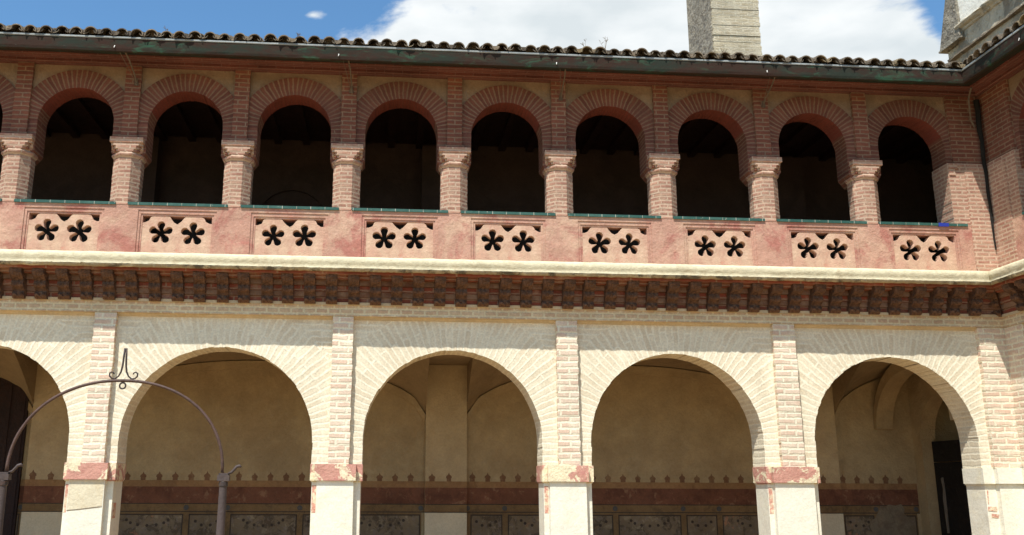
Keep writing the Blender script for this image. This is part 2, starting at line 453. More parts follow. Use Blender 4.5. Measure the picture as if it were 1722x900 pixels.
# ------------------------------------------------------------------ mesh helpers
class MB:
    def __init__(self):
        self.v, self.f, self.uv, self.mi = [], [], [], []

    def face(self, pts, uvs=None, mi=0):
        i0 = len(self.v)
        self.v += [tuple(p) for p in pts]
        self.f.append(list(range(i0, i0 + len(pts))))
        if uvs is None:
            n = Vector((0, 0, 0))
            P = [Vector(p) for p in pts]
            for k in range(len(P)):
                a, b = P[k], P[(k + 1) % len(P)]
                n += a.cross(b)
            ax = max(range(3), key=lambda i: abs(n[i]))
            if ax == 0:
                uvs = [(p[1], p[2]) for p in pts]
            elif ax == 1:
                uvs = [(p[0], p[2]) for p in pts]
            else:
                uvs = [(p[0], p[1]) for p in pts]
        self.uv.append(uvs)
        self.mi.append(mi)

    def box(self, x0, x1, y0, y1, z0, z1, mi=0, skip=''):
        c = lambda x, y, z: (x, y, z)
        F = {'f': [c(x0, y0, z0), c(x1, y0, z0), c(x1, y0, z1), c(x0, y0, z1)],
             'b': [c(x1, y1, z0), c(x0, y1, z0), c(x0, y1, z1), c(x1, y1, z1)],
             'l': [c(x0, y1, z0), c(x0, y0, z0), c(x0, y0, z1), c(x0, y1, z1)],
             'r': [c(x1, y0, z0), c(x1, y1, z0), c(x1, y1, z1), c(x1, y0, z1)],
             'd': [c(x0, y1, z0), c(x1, y1, z0), c(x1, y0, z0), c(x0, y0, z0)],
             'u': [c(x0, y0, z1), c(x1, y0, z1), c(x1, y1, z1), c(x0, y1, z1)]}
        for k, p in F.items():
            if k not in skip:
                self.face(p, None, mi)

    def prism(self, poly, axis, a, b, mi=0, capmi=None):
        """poly: 2D points; axis 'y': (x,z) extruded y a..b ; axis 'x': (y,z) extruded x a..b ; axis 'z': (x,y) extruded z"""
        def P(p, t):
            if axis == 'y':
                return (p[0], t, p[1])
            if axis == 'x':
                return (t, p[0], p[1])
            return (p[0], p[1], t)
        n = len(poly)
        L = 0.0
        for i in range(n):
            p, q = poly[i], poly[(i + 1) % n]
            d = math.hypot(q[0] - p[0], q[1] - p[1])
            self.face([P(p, a), P(q, a), P(q, b), P(p, b)], [(a, L), (a, L + d), (b, L + d), (b, L)] if axis != 'z' else [(L, a), (L + d, a), (L + d, b), (L, b)], mi)
            L += d
        self.face([P(p, a) for p in reversed(poly)], None, mi if capmi is None else capmi)
        self.face([P(p, b) for p in poly], None, mi if capmi is None else capmi)

    def tube(self, pts, rad, seg=10, mi=0, cap=True):
        pts = [Vector(p) for p in pts]
        n = len(pts)
        rads = rad if isinstance(rad, (list, tuple)) else [rad] * n
        rings = []
        ref = None
        for i, p in enumerate(pts):
            t = (pts[min(i + 1, n - 1)] - pts[max(i - 1, 0)]).normalized()
            if ref is None:
                ref = Vector((0, 1, 0)) if abs(t.y) < 0.9 else Vector((1, 0, 0))
            a = (ref - t * ref.dot(t)).normalized()
            ref = a
            b = t.cross(a)
            rings.append([tuple(p + (a * math.cos(2 * PI * k / seg) + b * math.sin(2 * PI * k / seg)) * rads[i]) for k in range(seg)])
        i0 = len(self.v)
        for r in rings:
            self.v += r
        for i in range(n - 1):
            for k in range(seg):
                k2 = (k + 1) % seg
                self.f.append([i0 + i * seg + k, i0 + i * seg + k2, i0 + (i + 1) * seg + k2, i0 + (i + 1) * seg + k])
                self.uv.append([(k / seg, i * .1)] * 4)
                self.mi.append(mi)
        if cap:
            for i in (0, n - 1):
                self.f.append([i0 + i * seg + k for k in range(seg)])
                self.uv.append([(0, 0)] * seg)
                self.mi.append(mi)

    def lathe(self, prof, cx, cy, seg=16, mi=0):
        i0 = len(self.v)
        for r, z in prof:
            self.v += [(cx + r * math.cos(2 * PI * k / seg), cy + r * math.sin(2 * PI * k / seg), z) for k in range(seg)]
        for i in range(len(prof) - 1):
            for k in range(seg):
                k2 = (k + 1) % seg
                self.f.append([i0 + i * seg + k, i0 + i * seg + k2, i0 + (i + 1) * seg + k2, i0 + (i + 1) * seg + k])
                self.uv.append([(k / seg, prof[i][1])] * 4)
                self.mi.append(mi)

    def build(self, name, mats, parent=None, smooth=False, recalc=True):
        me = bpy.data.meshes.new(name)
        me.from_pydata(self.v, [], self.f)
        ul = me.uv_layers.new(name='UVMap')
        k = 0
        for pi, f in enumerate(self.f):
            for j in range(len(f)):
                ul.data[k].uv = self.uv[pi][j]
                k += 1
        if not isinstance(mats, (list, tuple)):
            mats = [mats]
        for mm in mats:
            me.materials.append(mm)
        for pi, p in enumerate(me.polygons):
            p.material_index = self.mi[pi]
            p.use_smooth = smooth
        bm = bmesh.new()
        bm.from_mesh(me)
        bmesh.ops.remove_doubles(bm, verts=bm.verts, dist=0.00002)
        if recalc:
            bmesh.ops.recalc_face_normals(bm, faces=bm.faces)
        bm.to_mesh(me)
        bm.free()
        me.update()
        return link(name, me, parent)


def link(name, me, parent=None):
    o = bpy.data.objects.new(name, me)
    COL.objects.link(o)
    o.parent = parent
    return o


def tag(o, label=None, cat=None, group=None, kind=None):
    for k, v in (('label', label), ('category', cat), ('group', group), ('kind', kind)):
        if v:
            o[k] = v
    return o


def empty(name, loc=(0, 0, 0), rz=0):
    o = bpy.data.objects.new(name, None)
    o.empty_display_size = 0.3
    COL.objects.link(o)
    o.location = loc
    o.rotation_euler = (0, 0, rz)
    return o


R_ = random.uniform

# ------------------------------------------------------------------ ground
g = MB()
N = 12
S = 700.0
g.face([(-S, -S, 0), (S, -S, 0), (S, S, 0), (-S, S, 0)])
tag(g.build('ground', MT['ground'], recalc=False), kind='structure')

# ------------------------------------------------------------------ wing geometry
YW = 0.085      # lower wall plane
YB = 0.535      # inner side of lower wall
YP = 0.19       # parapet plane
YU = 0.27       # upper wall plane
YUB = 0.64
Z_IMT, Z_IMB = 1.905, 1.685
Z_CELL = 3.93
APEX = 3.487
Z_FLOOR = 4.78
Z_LEDGE = 5.57
Z_STILT = 6.225
Z_TOP = 7.715   # top of upper arch wall
BACK = 2.92


def arch_cell(mb, xl, xr, oxl, oxr, zb, zt, apex, y, yb, pitch, ring, mi_v=0, mi_w=0, mi_s=0, rec=0.0, jit=0.004, flare=0.0, mi_j=None):
    mi_j = mi_s if mi_j is None else mi_j
    """wall face between xl..xr with a round arched opening oxl..oxr; voussoir ring, spandrels (recessed rec), reveal"""
    r0 = (oxr - oxl) / 2
    xc = (oxr + oxl) / 2
    zs = apex - r0
    Rr = r0 + ring
    n = max(12, int(round(PI * r0 * 1.15 / pitch)))
    if n % 2 == 0:
        n += 1

    def hit(th):
        c, s = math.cos(th), math.sin(th)
        t = 1e9
        if s > 1e-6:
            t = min(t, (zt - zs) / s)
        if c > 1e-6:
            t = min(t, (xr - xc) / c)
        if c < -1e-6:
            t = min(t, (xl - xc) / c)
        return t
    ths = [PI * i / n for i in range(n + 1)]
    # add exact corner angles
    ca = [math.atan2(zt - zs, xr - xc), math.atan2(zt - zs, xl - xc)]
    P = lambda th, r, yy: (xc + r * math.cos(th), yy, zs + r * math.sin(th))
    for i in range(n):
        a, b = ths[i], ths[i + 1]
        j = R_(-jit, jit)
        ra = r0 + j
        cuts = sorted([a, b] + [c for c in ca if a + 1e-4 < c < b - 1e-4])
        va, vb = zs + pitch * i, zs + pitch * (i + 1)
        vv = lambda t: va + (vb - va) * (t - a) / (b - a)
        # reveal of this course
        mb.face([P(a, ra, y), P(b, ra, y), P(b, ra, yb), P(a, ra, yb)],
                [(y, vv(a)), (y, vv(b)), (yb, vv(b)), (yb, vv(a))], mi_s if 3 < i < n - 4 else mi_j)
        for t0, t1 in zip(cuts[:-1], cuts[1:]):
            h0, h1 = hit(t0), hit(t1)
            q0, q1 = min(Rr, h0), min(Rr, h1)
            mb.face([P(t0, ra, y), P(t0, q0, y), P(t1, q1, y), P(t1, ra, y)],
                    [(ra, vv(t0)), (q0, vv(t0)), (q1, vv(t1)), (ra, vv(t1))], mi_v)
            if h0 > Rr + 1e-4 or h1 > Rr + 1e-4:
                pts = [P(t0, q0, y + rec), P(t0, h0, y + rec), P(t1, h1, y + rec), P(t1, q1, y + rec)]
                mb.face(pts, None, mi_w)
                if rec > 0:
                    mb.face([P(t0, q0, y), P(t1, q1, y), P(t1, q1, y + rec), P(t0, q0, y + rec)], None, mi_v)
    # jambs, course by course
    m_ = max(1, int(round((zs - zb) / pitch)))
    for k in range(m_):
        z0 = zb + (zs - zb) * k / m_
        z1 = zb + (zs - zb) * (k + 1) / m_
        for side in (-1, 1):
            j = R_(-jit, jit)
            xe = (oxl if side < 0 else oxr) + j * side
            fl0 = flare * max(0, 1 - (z0 - zb) / 0.12) if flare else 0
            fl1 = flare * max(0, 1 - (z1 - zb) / 0.12) if flare else 0
            xo = xl if side < 0 else xr
            e0, e1 = xe + side * fl0, xe + side * fl1
            v0, v1 = zs - pitch * (m_ - k), zs - pitch * (m_ - k - 1)
            mb.face([(xo, y, z0), (e0, y, z0), (e1, y, z1), (xo, y, z1)], [(xo, v0), (e0, v0), (e1, v1), (xo, v1)], mi_v)
            mb.face([(e0, y, z0), (e0, yb, z0), (e1, yb, z1), (e1, y, z1)], [(y, v0), (yb, v0), (yb, v1), (y, v1)], mi_j)
            if k == 0 and flare:
                mb.face([(xo, y, z0), (e0, y, z0), (e0, yb, z0), (xo, yb, z0)], None, mi_j)
    # back face of the wall
    for i in range(n):
        a, b = ths[i], ths[i + 1]
        cuts = sorted([a, b] + [c for c in ca if a + 1e-4 < c < b - 1e-4])
        for t0, t1 in zip(cuts[:-1], cuts[1:]):
            mb.face([P(t0, r0, yb), P(t1, r0, yb), P(t1, hit(t1), yb), P(t0, hit(t0), yb)], None, mi_s)
    for side in (-1, 1):
        xe, xo = (oxl, xl) if side < 0 else (oxr, xr)
        e0 = xe + side * flare
        zf = zb + (0.12 if flare else 0.0)
        if flare:
            mb.face([(e0, yb, zb), (xo, yb, zb), (xo, yb, zf), (xe, yb, zf)], None, mi_j)
        mb.face([(xe, yb, zf), (xo, yb, zf), (xo, yb, zs), (xe, yb, zs)], None, mi_j)


def course_strip(mb, cx, w, y0, y1, z0, z1, pitch, jit=0.005, mi=0):
    n = max(1, int(round((z1 - z0) / pitch)))
    for k in range(n):
        a, b = z0 + (z1 - z0) * k / n, z0 + (z1 - z0) * (k + 1) / n
        l, r = cx - w / 2 + R_(-jit, jit), cx + w / 2 + R_(-jit, jit)
        yy = y0 + R_(-jit, jit) * 0.5
        u0, v0 = l, pitch * k
        mb.face([(l, yy, a), (r, yy, a), (r, yy, b), (l, yy, b)], [(l, v0), (r, v0), (r, v0 + pitch), (l, v0 + pitch)], mi)
        mb.face([(r, yy, a), (r, y1, a), (r, y1, b), (r, yy, b)], [(yy, v0), (y1, v0), (y1, v0 + pitch), (yy, v0 + pitch)], mi)
        mb.face([(l, y1, a), (l, yy, a), (l, yy, b), (l, y1, b)], [(y1, v0), (yy, v0), (yy, v0 + pitch), (y1, v0 + pitch)], mi)
        mb.face([(l, yy, b), (r, yy, b), (r, y1, b), (l, y1, b)], None, mi)
        mb.face([(l, yy, a), (r, yy, a), (r, y1, a), (l, y1, a)], None, mi)


def run_profile(mb, prof, xa, xb, ma=0.0, mb_=0.0, step=0.25, jit=0.0, mi=0, close=True):
    """profile points (y,z) run along x from xa to xb; ends mitred by m*y"""
    n = max(1, int(round((xb - xa) / step)))
    rows = []
    for i in range(n + 1):
        t = i / n
        row = []
        jz, jy = R_(-jit, jit), R_(-jit, jit)
        for (y, z) in prof:
            x0, x1 = xa + ma * y, xb + mb_ * y
            row.append((x0 + (x1 - x0) * t, y + (jy + R_(-jit, jit)) * 0.6, z + jz * .6 + R_(-jit, jit) * 0.5))
        rows.append(row)
    m_ = len(prof)
    L = [0]
    for a, b in zip(prof[:-1], prof[1:]):
        L.append(L[-1] + math.hypot(b[0] - a[0], b[1] - a[1]))
    for i in range(n):
        for k in range(m_ - 1):
            p = [rows[i][k], rows[i + 1][k], rows[i + 1][k + 1], rows[i][k + 1]]
            mb.face(p, [(p[0][0], L[k]), (p[1][0], L[k]), (p[2][0], L[k + 1]), (p[3][0], L[k + 1])], mi)
    if close:
        mb.face(rows[0][::-1], None, mi)
        mb.face(rows[-1], None, mi)


def star_outline(cx, cz, Rl=0.119, rl=0.058, notch=0.064, seg=9):
    pts = []
    for k in range(5):
        a = PI / 2 + 2 * PI * k / 5
        x, z = cx + Rl * math.cos(a), cz + Rl * math.sin(a)
        for i in range(seg):
            t = a - math.radians(128) + math.radians(256) * i / (seg - 1)
            pts.append((x + rl * math.cos(t), z + rl * math.sin(t)))
        b = a + PI / 5
        pts.append((cx + notch * math.cos(b), cz + notch * math.sin(b)))
    return pts


def curve_panel(name, outlines, depth, mat, parent, y):
    cu = bpy.data.curves.new('panel_curve', 'CURVE')
    cu.dimensions = '2D'
    cu.fill_mode = 'BOTH'
    cu.extrude = depth / 2
    cu.bevel_depth = 0.004
    cu.bevel_resolution = 1
    for pts in outlines:
        s = cu.splines.new('POLY')
        s.points.add(len(pts) - 1)
        for p, c in zip(s.points, pts):
            p.co = (c[0], c[1], 0, 1)
        s.use_cyclic_u = True
    tmp = bpy.data.objects.new('tmp', cu)
    COL.objects.link(tmp)
    dg = bpy.context.evaluated_depsgraph_get()
    me = bpy.data.meshes.new_from_object(tmp.evaluated_get(dg))
    bpy.data.objects.remove(tmp)
    bpy.data.curves.remove(cu)
    me.transform(Matrix.Rotation(PI / 2, 4, 'X'))
    me.transform(Matrix.Translation((0, y + depth / 2, 0)))
    me.materials.clear()
    me.materials.append(mat)
    for p in me.polygons:
        p.use_smooth = False
    me.name = name
    return link(name, me, parent)


def oct_ring(cx, cy, w, z, ch=None, d=None):
    """chamfered square of full width w (x) and depth d (y); ch = chamfer size"""
    d = d or w
    h, k = w / 2, d / 2
    c = ch if ch is not None else w * 0.2929
    return [(cx - h + c, cy - k, z), (cx + h - c, cy - k, z), (cx + h, cy - k + c, z), (cx + h, cy + k - c, z),
            (cx + h - c, cy + k, z), (cx - h + c, cy + k, z), (cx - h, cy + k - c, z), (cx - h, cy - k + c, z)]


def loft(mb, rings, mi=0, cap=True, uvrow=None):
    for a, b in zip(rings[:-1], rings[1:]):
        n = len(a)
        L = 0
        for k in range(n):
            k2 = (k + 1) % n
            d = math.hypot(a[k2][0] - a[k][0], a[k2][1] - a[k][1])
            d = max(d, math.hypot(b[k2][0] - b[k][0], b[k2][1] - b[k][1]))
            za, zb2 = a[k][2], b[k][2]
            if abs(za - zb2) < 1e-4:
                zb2 = za + 0.03
            mb.face([a[k], a[k2], b[k2], b[k]], [(L, za), (L + d, za), (L + d, zb2), (L, zb2)], mi)
            L += d
    if cap:
        mb.face(rings[0][::-1], None, mi)
        mb.face(rings[-1], None, mi)


def make_column_meshes():
    # shaft, stacked courses with slight jitter
    s = MB()
    z0, z1 = Z_LEDGE - 0.03, 6.275
    n = 11
    for k in range(n):
        a = z0 + (z1 - z0) * k / n
        b = z0 + (z1 - z0) * (k + 1) / n
        j = R_(-0.003, 0.003)
        w = 0.40 + j
        loft(s, [oct_ring(R_(-.002, .002), 0, w, a), oct_ring(R_(-.002, .002), 0, w, b)], cap=False)
    c = MB()
    rings = [oct_ring(0, 0, 0.405, 6.255), oct_ring(0, 0, 0.43, 6.27), oct_ring(0, 0, 0.455, 6.29), oct_ring(0, 0, 0.46, 6.31), oct_ring(0, 0, 0.435, 6.33, 0.135),
             oct_ring(0, 0, 0.435, 6.345, 0.135), oct_ring(0, 0, 0.44, 6.346, 0.115), oct_ring(0, 0, 0.445, 6.385, 0.112),
             oct_ring(0, 0, 0.45, 6.386, 0.088), oct_ring(0, 0, 0.45, 6.43, 0.080), oct_ring(0, 0, 0.452, 6.431, 0.05),
             oct_ring(0, 0, 0.452, 6.475, 0.042), oct_ring(0, 0, 0.475, 6.480, 0.003), oct_ring(0, 0, 0.475, 6.555, 0.003)]
    loft(c, rings)
    # carved drops in the chamfered corners
    for sx in (-1, 1):
        for dx, dz, r in ((0.165, 6.36, 0.026), (0.182, 6.408, 0.026), (0.200, 6.452, 0.024)):
            prof = [(0.001, dz - r), (r * .7, dz - r * .6), (r, dz), (r * .7, dz + r * .6), (0.001, dz + r)]
            c.lathe(prof, sx * dx, -0.17, 8, 1)
    return s, c


def build_wing(root, X0, X1, arches, piers, strips, cols, ups, mA, mB, corb, tx0, tx1, tile_clip, int0, int1, bpil, brk, first=True):
    """one range of the cloister, local x along the range, +y into the building"""
    # ---------------- lower arcade wall
    w = MB()
    edges = [X0] + [p for p in piers] + [X1]
    for i, (a, b) in enumerate(arches):
        arch_cell(w, edges[i], edges[i + 1], a, b, Z_IMT, Z_CELL, APEX, YW, YB, 0.085, 0.62, jit=0.005)
    # wall above the arches up to the gallery floor (behind cornice)
    w.box(X0, X1, YW, YB, Z_CELL, Z_FLOOR - 0.1, skip='')
    w.build('arcade_wall', MT['lime_brick'], root)
    # ---------------- piers
    ed = [(a[1], b[0]) for a, b in zip(arches[:-1], arches[1:])]
    ed = [(X0 + 0.08 * mA, arches[0][0])] + ed + [(arches[-1][1], X1 + 0.10 * mB)]
    for i, (a, b) in enumerate(ed):
        c = (a + b) / 2
        p = MB()
        j = lambda: R_(-0.004, 0.004)
        p.box(a + 0.012, b - 0.012, YW + 0.004, YB - 0.01, 0, Z_IMB)
        if 0 < i < len(ed) - 1:
            fl, fr = a + 0.085, b - 0.105
        else:
            fl, fr = a + (0.18 if i else 0.02), b - (0.06 if i else 0.1)
        # projecting pilaster on the face, slightly battered stucco
        p.prism([(fl - 0.01, 0.0), (fr + 0.01, 0.0), (fr, Z_IMB - 0.003), (fl, Z_IMB - 0.003)], 'y', -0.002, YW + 0.003)
        po = p.build('pier', MT['pier'], root)
        q = MB()
        prof = [(0.0, Z_IMB), (0.0, Z_IMT)]
        q.box(a - 0.012, b + 0.012, YW - 0.035, YB + 0.01, Z_IMB, Z_IMT)
        q.box(fl - 0.03, fr + 0.03, -0.035, YW - 0.036, Z_IMB + 0.001, Z_IMT - 0.001)
        q.box(a + 0.0, b - 0.0, YW - 0.005, YB, Z_IMB - 0.018, Z_IMB - 0.001)
        qo = q.build('impost', MT['impost'] if 0 < i < len(ed) - 1 else MT['pier'], po)
        if 0 < i < len(ed) - 1:
            for bx in ((a + 0.02, a + 0.075, YW + 0.001, YW + 0.004, Z_IMB - 0.42, Z_IMB - 0.06),
                       (b - 0.0125, b - 0.0085, YW + 0.06, YW + 0.20, Z_IMB - 0.50, Z_IMB - 0.30)):
                s = MB()
                s.box(*bx)
                s.build('painted_stripe', MT['paint_red'], po)

    # ---------------- pilaster strips above the piers
    for (c, wd) in strips:
        s = MB()
        course_strip(s, c, wd, 0.0, YW + 0.01, Z_IMT, 3.93, 0.085, 0.006)
        s.build('pilaster_strip', MT['pink_brick'], root)
    # ---------------- string course and fillet
    s = MB()
    run_profile(s, [(YW + 0.02, 3.935), (-0.014, 3.935), (-0.014, 4.085), (YW + 0.02, 4.085)], X0, X1, mA, mB, 0.3, 0.002)
    s.build('string_course', MT['band_brick'], root)
    s = MB()
    xs = [X0 - 0.5] + [c for c, _ in strips] + [X1 + 0.5]
    for k in range(len(xs) - 1):
        a = xs[k] + (strips[k - 1][1] / 2 + 0.004 if k else 0.5)
        b = xs[k + 1] - (strips[k][1] / 2 + 0.004 if k < len(strips) else 0.5)
        if b - a > 0.05:
            run_profile(s, [(YW + 0.003, 3.895), (YW - 0.02, 3.90), (YW - 0.05, 3.934), (YW + 0.003, 3.934)], a, b, 0, 0, 0.3, 0.002)
    s.build('ochre_fillet', MT['ochre'], root)
    # ---------------- cornice: stepped brick courses, corbels, stucco lip
    s = MB()
    steps = [(4.086, 4.128, -0.032, 2), (4.130, 4.203, 0.0, 0), (4.205, 4.278, -0.03, 1), (4.280, 4.358, -0.05, 0), (4.360, 4.432, -0.09, 1),
             (4.434, 4.470, -0.20, 0), (4.472, 4.515, -0.31, 0)]
    for z0, z1, yy, mi in steps:
        run_profile(s, [(YW, z0), (yy, z0), (yy, z1), (YW, z1)], X0, X1, mA, mB, 0.28, 0.0025, mi)
    s.build('cornice_courses', [MT['cornice_brick'], MT['cornice_tan'], MT['ochre']], root)
    cm = MB()
    prof = [(-0.005, 4.095), (-0.075, 4.095), (-0.10, 4.12), (-0.105, 4.165), (-0.085, 4.195), (-0.12, 4.225), (-0.165, 4.25), (-0.175, 4.295),
            (-0.155, 4.325), (-0.195, 4.35), (-0.245, 4.375), (-0.275, 4.41), (-0.285, 4.432), (-0.285, 4.470), (-0.005, 4.470)]
    cm.prism(prof, 'x', -0.078, 0.078)
    # carved leaf bosses down the front
    for yy, zz, r in ((-0.105, 4.14, 0.035), (-0.165, 4.27, 0.036), (-0.245, 4.40, 0.036)):
        for dx in (-0.038, 0.038):
            cm.lathe([(0.001, zz - r), (r * .8, zz - r * .5), (r, zz), (r * .8, zz + r * .5), (0.001, zz + r)], dx, yy + 0.006, 8)
    cmesh = None
    for k, x in enumerate(corb):
        if cmesh is None:
            o = cm.build('corbel', MT['corbel'], root)
            cmesh = o.data
        else:
            o = link('corbel', cmesh, root)
        o.location = (x + R_(-.012, .012), R_(-.012, .012), R_(-0.006, 0.006))
        o.rotation_euler = (0, 0, R_(-.04, .04))
    if first:
        o = link('corbel', cmesh, root)
        o.location = (X1 - 0.05, 0.05, 0)
        o.rotation_euler = (0, 0, -PI / 4)
    s = MB()
    prof = [(YP + 0.02, 4.516), (-0.30, 4.512), (-0.355, 4.497), (-0.385, 4.508), (-0.394, 4.54), (-0.386, 4.562), (-0.392, 4.59),
            (-0.402, 4.62), (-0.40, 4.67), (-0.375, 4.702), (-0.30, 4.718), (YP + 0.02, 4.79)]
    run_profile(s, prof[4:], X0, X1, mA, mB, 0.09, 0.0035)
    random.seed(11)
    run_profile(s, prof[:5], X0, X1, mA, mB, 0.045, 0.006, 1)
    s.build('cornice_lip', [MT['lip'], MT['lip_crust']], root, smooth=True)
    # ---------------- parapet
    w = MB()
    zt = 5.545
    y1 = YP + 0.22
    bounds = []
    for (c, hw) in ups:
        bounds.append((c - 0.49, c + 0.49))
    fx = 0.065
    z_fo, z_fi = 5.47, 5.39
    zb = 4.70
    prev = X0 + YP * mA
    for (a, b) in bounds + [(None, None)]:
        nxt = a - fx if a is not None else X1 + (YP * mB if mB else 0)
        w.box(prev, nxt, YP, y1, zb, z_fo)
        if a is None:
            break
        # moulded frame: two shallow steps
        w.box(a - fx, a - 0.028, YP + 0.012, y1 - 0.01, zb, z_fo - 0.001)
        w.box(a - 0.028, a, YP + 0.024, y1 - 0.02, zb, z_fi + 0.028)
        w.box(b + 0.028, b + fx, YP + 0.012, y1 - 0.01, zb, z_fo - 0.001)
        w.box(b, b + 0.028, YP + 0.024, y1 - 0.02, zb, z_fi + 0.028)
        w.box(a - 0.028, b + 0.028, YP + 0.012, y1 - 0.01, z_fi + 0.028, z_fo - 0.001)
        w.box(a, b, YP + 0.024, y1 - 0.02, z_fi, z_fi + 0.028)
        prev = b + fx
    w.box(X0 + YP * mA, X1 + (YP * mB if mB else 0), YP, y1, z_fo, zt)
    w.build('parapet', MT['parapet'], root)
    pm = None
    for (a, b) in bounds:
        c = (a + b) / 2
        h = 0.492
        jj = lambda q: R_(-q, q)
        top = [(-h, 5.285), (-0.455, 5.284), (-0.40, 5.312), (-0.375, 5.362), (-0.335, 5.393), (-0.125, 5.393), (-0.09, 5.348), (-0.05, 5.300), (0, 5.268)]
        left_ = [(x + jj(.004) * (x > -h), z + jj(.005)) for x, z in top]
        right_ = [(-x + jj(.004) * (x > -h), z + jj(.005)) for x, z in reversed(top[:-1])]
        outs = [[(-h, 4.74)] + left_ + right_ + [(h, 4.74)]]
        for sx in (-1, 1):
            ox, oz, rs = sx * 0.225 + jj(.006), 5.135 + jj(.006), 1 + jj(.03)
            outs.append([(x + jj(.0022), z + jj(.0022)) for x, z in star_outline(ox, oz, 0.118 * rs, 0.059 * rs, 0.063)])
        o = curve_panel('tracery_panel', outs, 0.095, MT['panel'], root, YP + 0.034)
        o.location = (c, 0, 0)
    # glazed tile ledge between the columns
    allc = cols
    for (c, hw) in ups:
        t = MB()
        l, r = c - 0.705, c + 0.705
        if not first and c == ups[0][0]:
            l = c - 0.6
        t.box(l, r, YP - 0.022, y1 + 0.03, 5.536, Z_LEDGE + 0.005)
        t.build('tile_ledge', MT['green_glaze'], root)
    # ---------------- columns
    for x in cols:
        ce = empty('column')
        ce.parent = root
        ce.location = (x, YP - 0.005 + 0.20, 0)
        if 'shaft' not in COLM:
            s, c = make_column_meshes()
            COLM['shaft'] = s.build('shaft', MT['shaft_brick'], ce).data
            COLM['capital'] = c.build('capital', [MT['shaft_brick'], MT['red_brick']], ce).data
        else:
            link('shaft', COLM['shaft'], ce)
            link('capital', COLM['capital'], ce)
    # ---------------- upper arched wall
    w = MB()
    for (c, hw) in ups:
        xl = max([q for q in cols if q < c] + [X0 + YU * mA])
        xr = min([q for q in cols if q > c] + [X1 + (YU * mB if mB else 0)])
        arch_cell(w, xl, xr, c - hw, c + hw, Z_STILT, Z_TOP, 7.352, YU, YUB, 0.062, 0.285, 0, 1, 2, 0.02, 0.003, 0.10, mi_j=0)
    w.build('gallery_arches', [MT['voussoir_brick'], MT['cream_plaster'], MT['soffit_red']], root)
    # brick strips between the arches and the corner masonry
    for x in cols:
        s = MB()
        s.box(x - 0.135, x + 0.135, YU - 0.075, YU + 0.01, 6.556, 6.60)
        course_strip(s, x, 0.225, YU - 0.042, YU + 0.01, 6.60, Z_TOP - 0.005, 0.068, 0.004)
        s.build('upper_strip', MT['red_brick'], root)
    # ---------------- eaves mouldings
    s = MB()
    prof = [(YUB - 0.1, Z_TOP - 0.004), (0.225, Z_TOP - 0.004), (0.20, 7.70), (0.14, 7.69), (0.125, 7.705), (0.125, 7.745), (0.02, 7.742), (-0.03, 7.752), (-0.05, 7.80),
            (-0.16, 7.80), (-0.19, 7.82), (-0.19, 7.88), (YUB - 0.1, 7.88)]
    run_profile(s, prof, X0, X1, mA, mB, 0.3, 0.002)
    s.build('eaves_moulding', MT['dark_brick'], root)
    # gutter
    gg = MB()
    prof = [(-0.14, 7.715), (-0.28, 7.675), (-0.38, 7.634), (-0.405, 7.644), (-0.412, 7.682), (-0.412, 7.842), (-0.39, 7.842), (-0.39, 7.72), (-0.14, 7.79)]
    run_profile(gg, prof, X0, X1, mA, mB, 0.35, 0.0035)
    go = gg.build('gutter', MT['gutter'], root)
    gz = MB()
    run_profile(gz, [(-0.415, 7.830), (-0.422, 7.838), (-0.422, 7.860), (-0.41, 7.864), (-0.38, 7.860), (-0.38, 7.845)], X0, X1, mA, mB, 0.35, 0.002)
    gz.build('zinc_edge', MT['zinc'], go)
    # gutter brackets
    for x in brk:
        b = MB()
        b.tube([(x - 0.02, -0.36, 7.65), (x, -0.2, 7.60), (x + 0.01, 0.05, 7.52), (x + 0.012, YU - 0.06, 7.44)], 0.011, 6)
        b.tube([(x - 0.10, -0.36, 7.65), (x - 0.05, -0.1, 7.55), (x, YU - 0.07, 7.44)], 0.004, 5)
        b.tube([(x + 0.012, YU - 0.09, 7.49), (x + 0.012, YU - 0.04, 7.40)], [0.02, 0.035], 7)
        b.build('gutter_bracket', MT['old_iron'], root)
        b = MB()
        b.tube([(x - 0.16, -0.415, 7.72), (x - 0.165, -0.428, 7.685)], [0.008, 0.005], 6)
        b.build('white_spot', MT['white_bit'], go)  # small white spot on the gutter face
    # ---------------- roof
    slope = math.tan(math.radians(19))
    rf = MB()
    ridge = 3.2
    xr = X1 + ridge if mB else X1
    za = 7.875
    if mB:
        rf.face([(X0, -0.40, za), (X1 - 0.40, -0.40, za), (X1 + ridge, ridge, za + slope * 3.6), (X0, ridge, za + slope * 3.6)])
    else:
        rf.face([(0.40, -0.40, za), (X1, -0.40, za), (X1, ridge, za + slope * 3.6), (-ridge, ridge, za + slope * 3.6)])
    rf.build('roof_deck', MT['tile'], root, recalc=False)
    t = MB()
    x = tx0
    k = 0
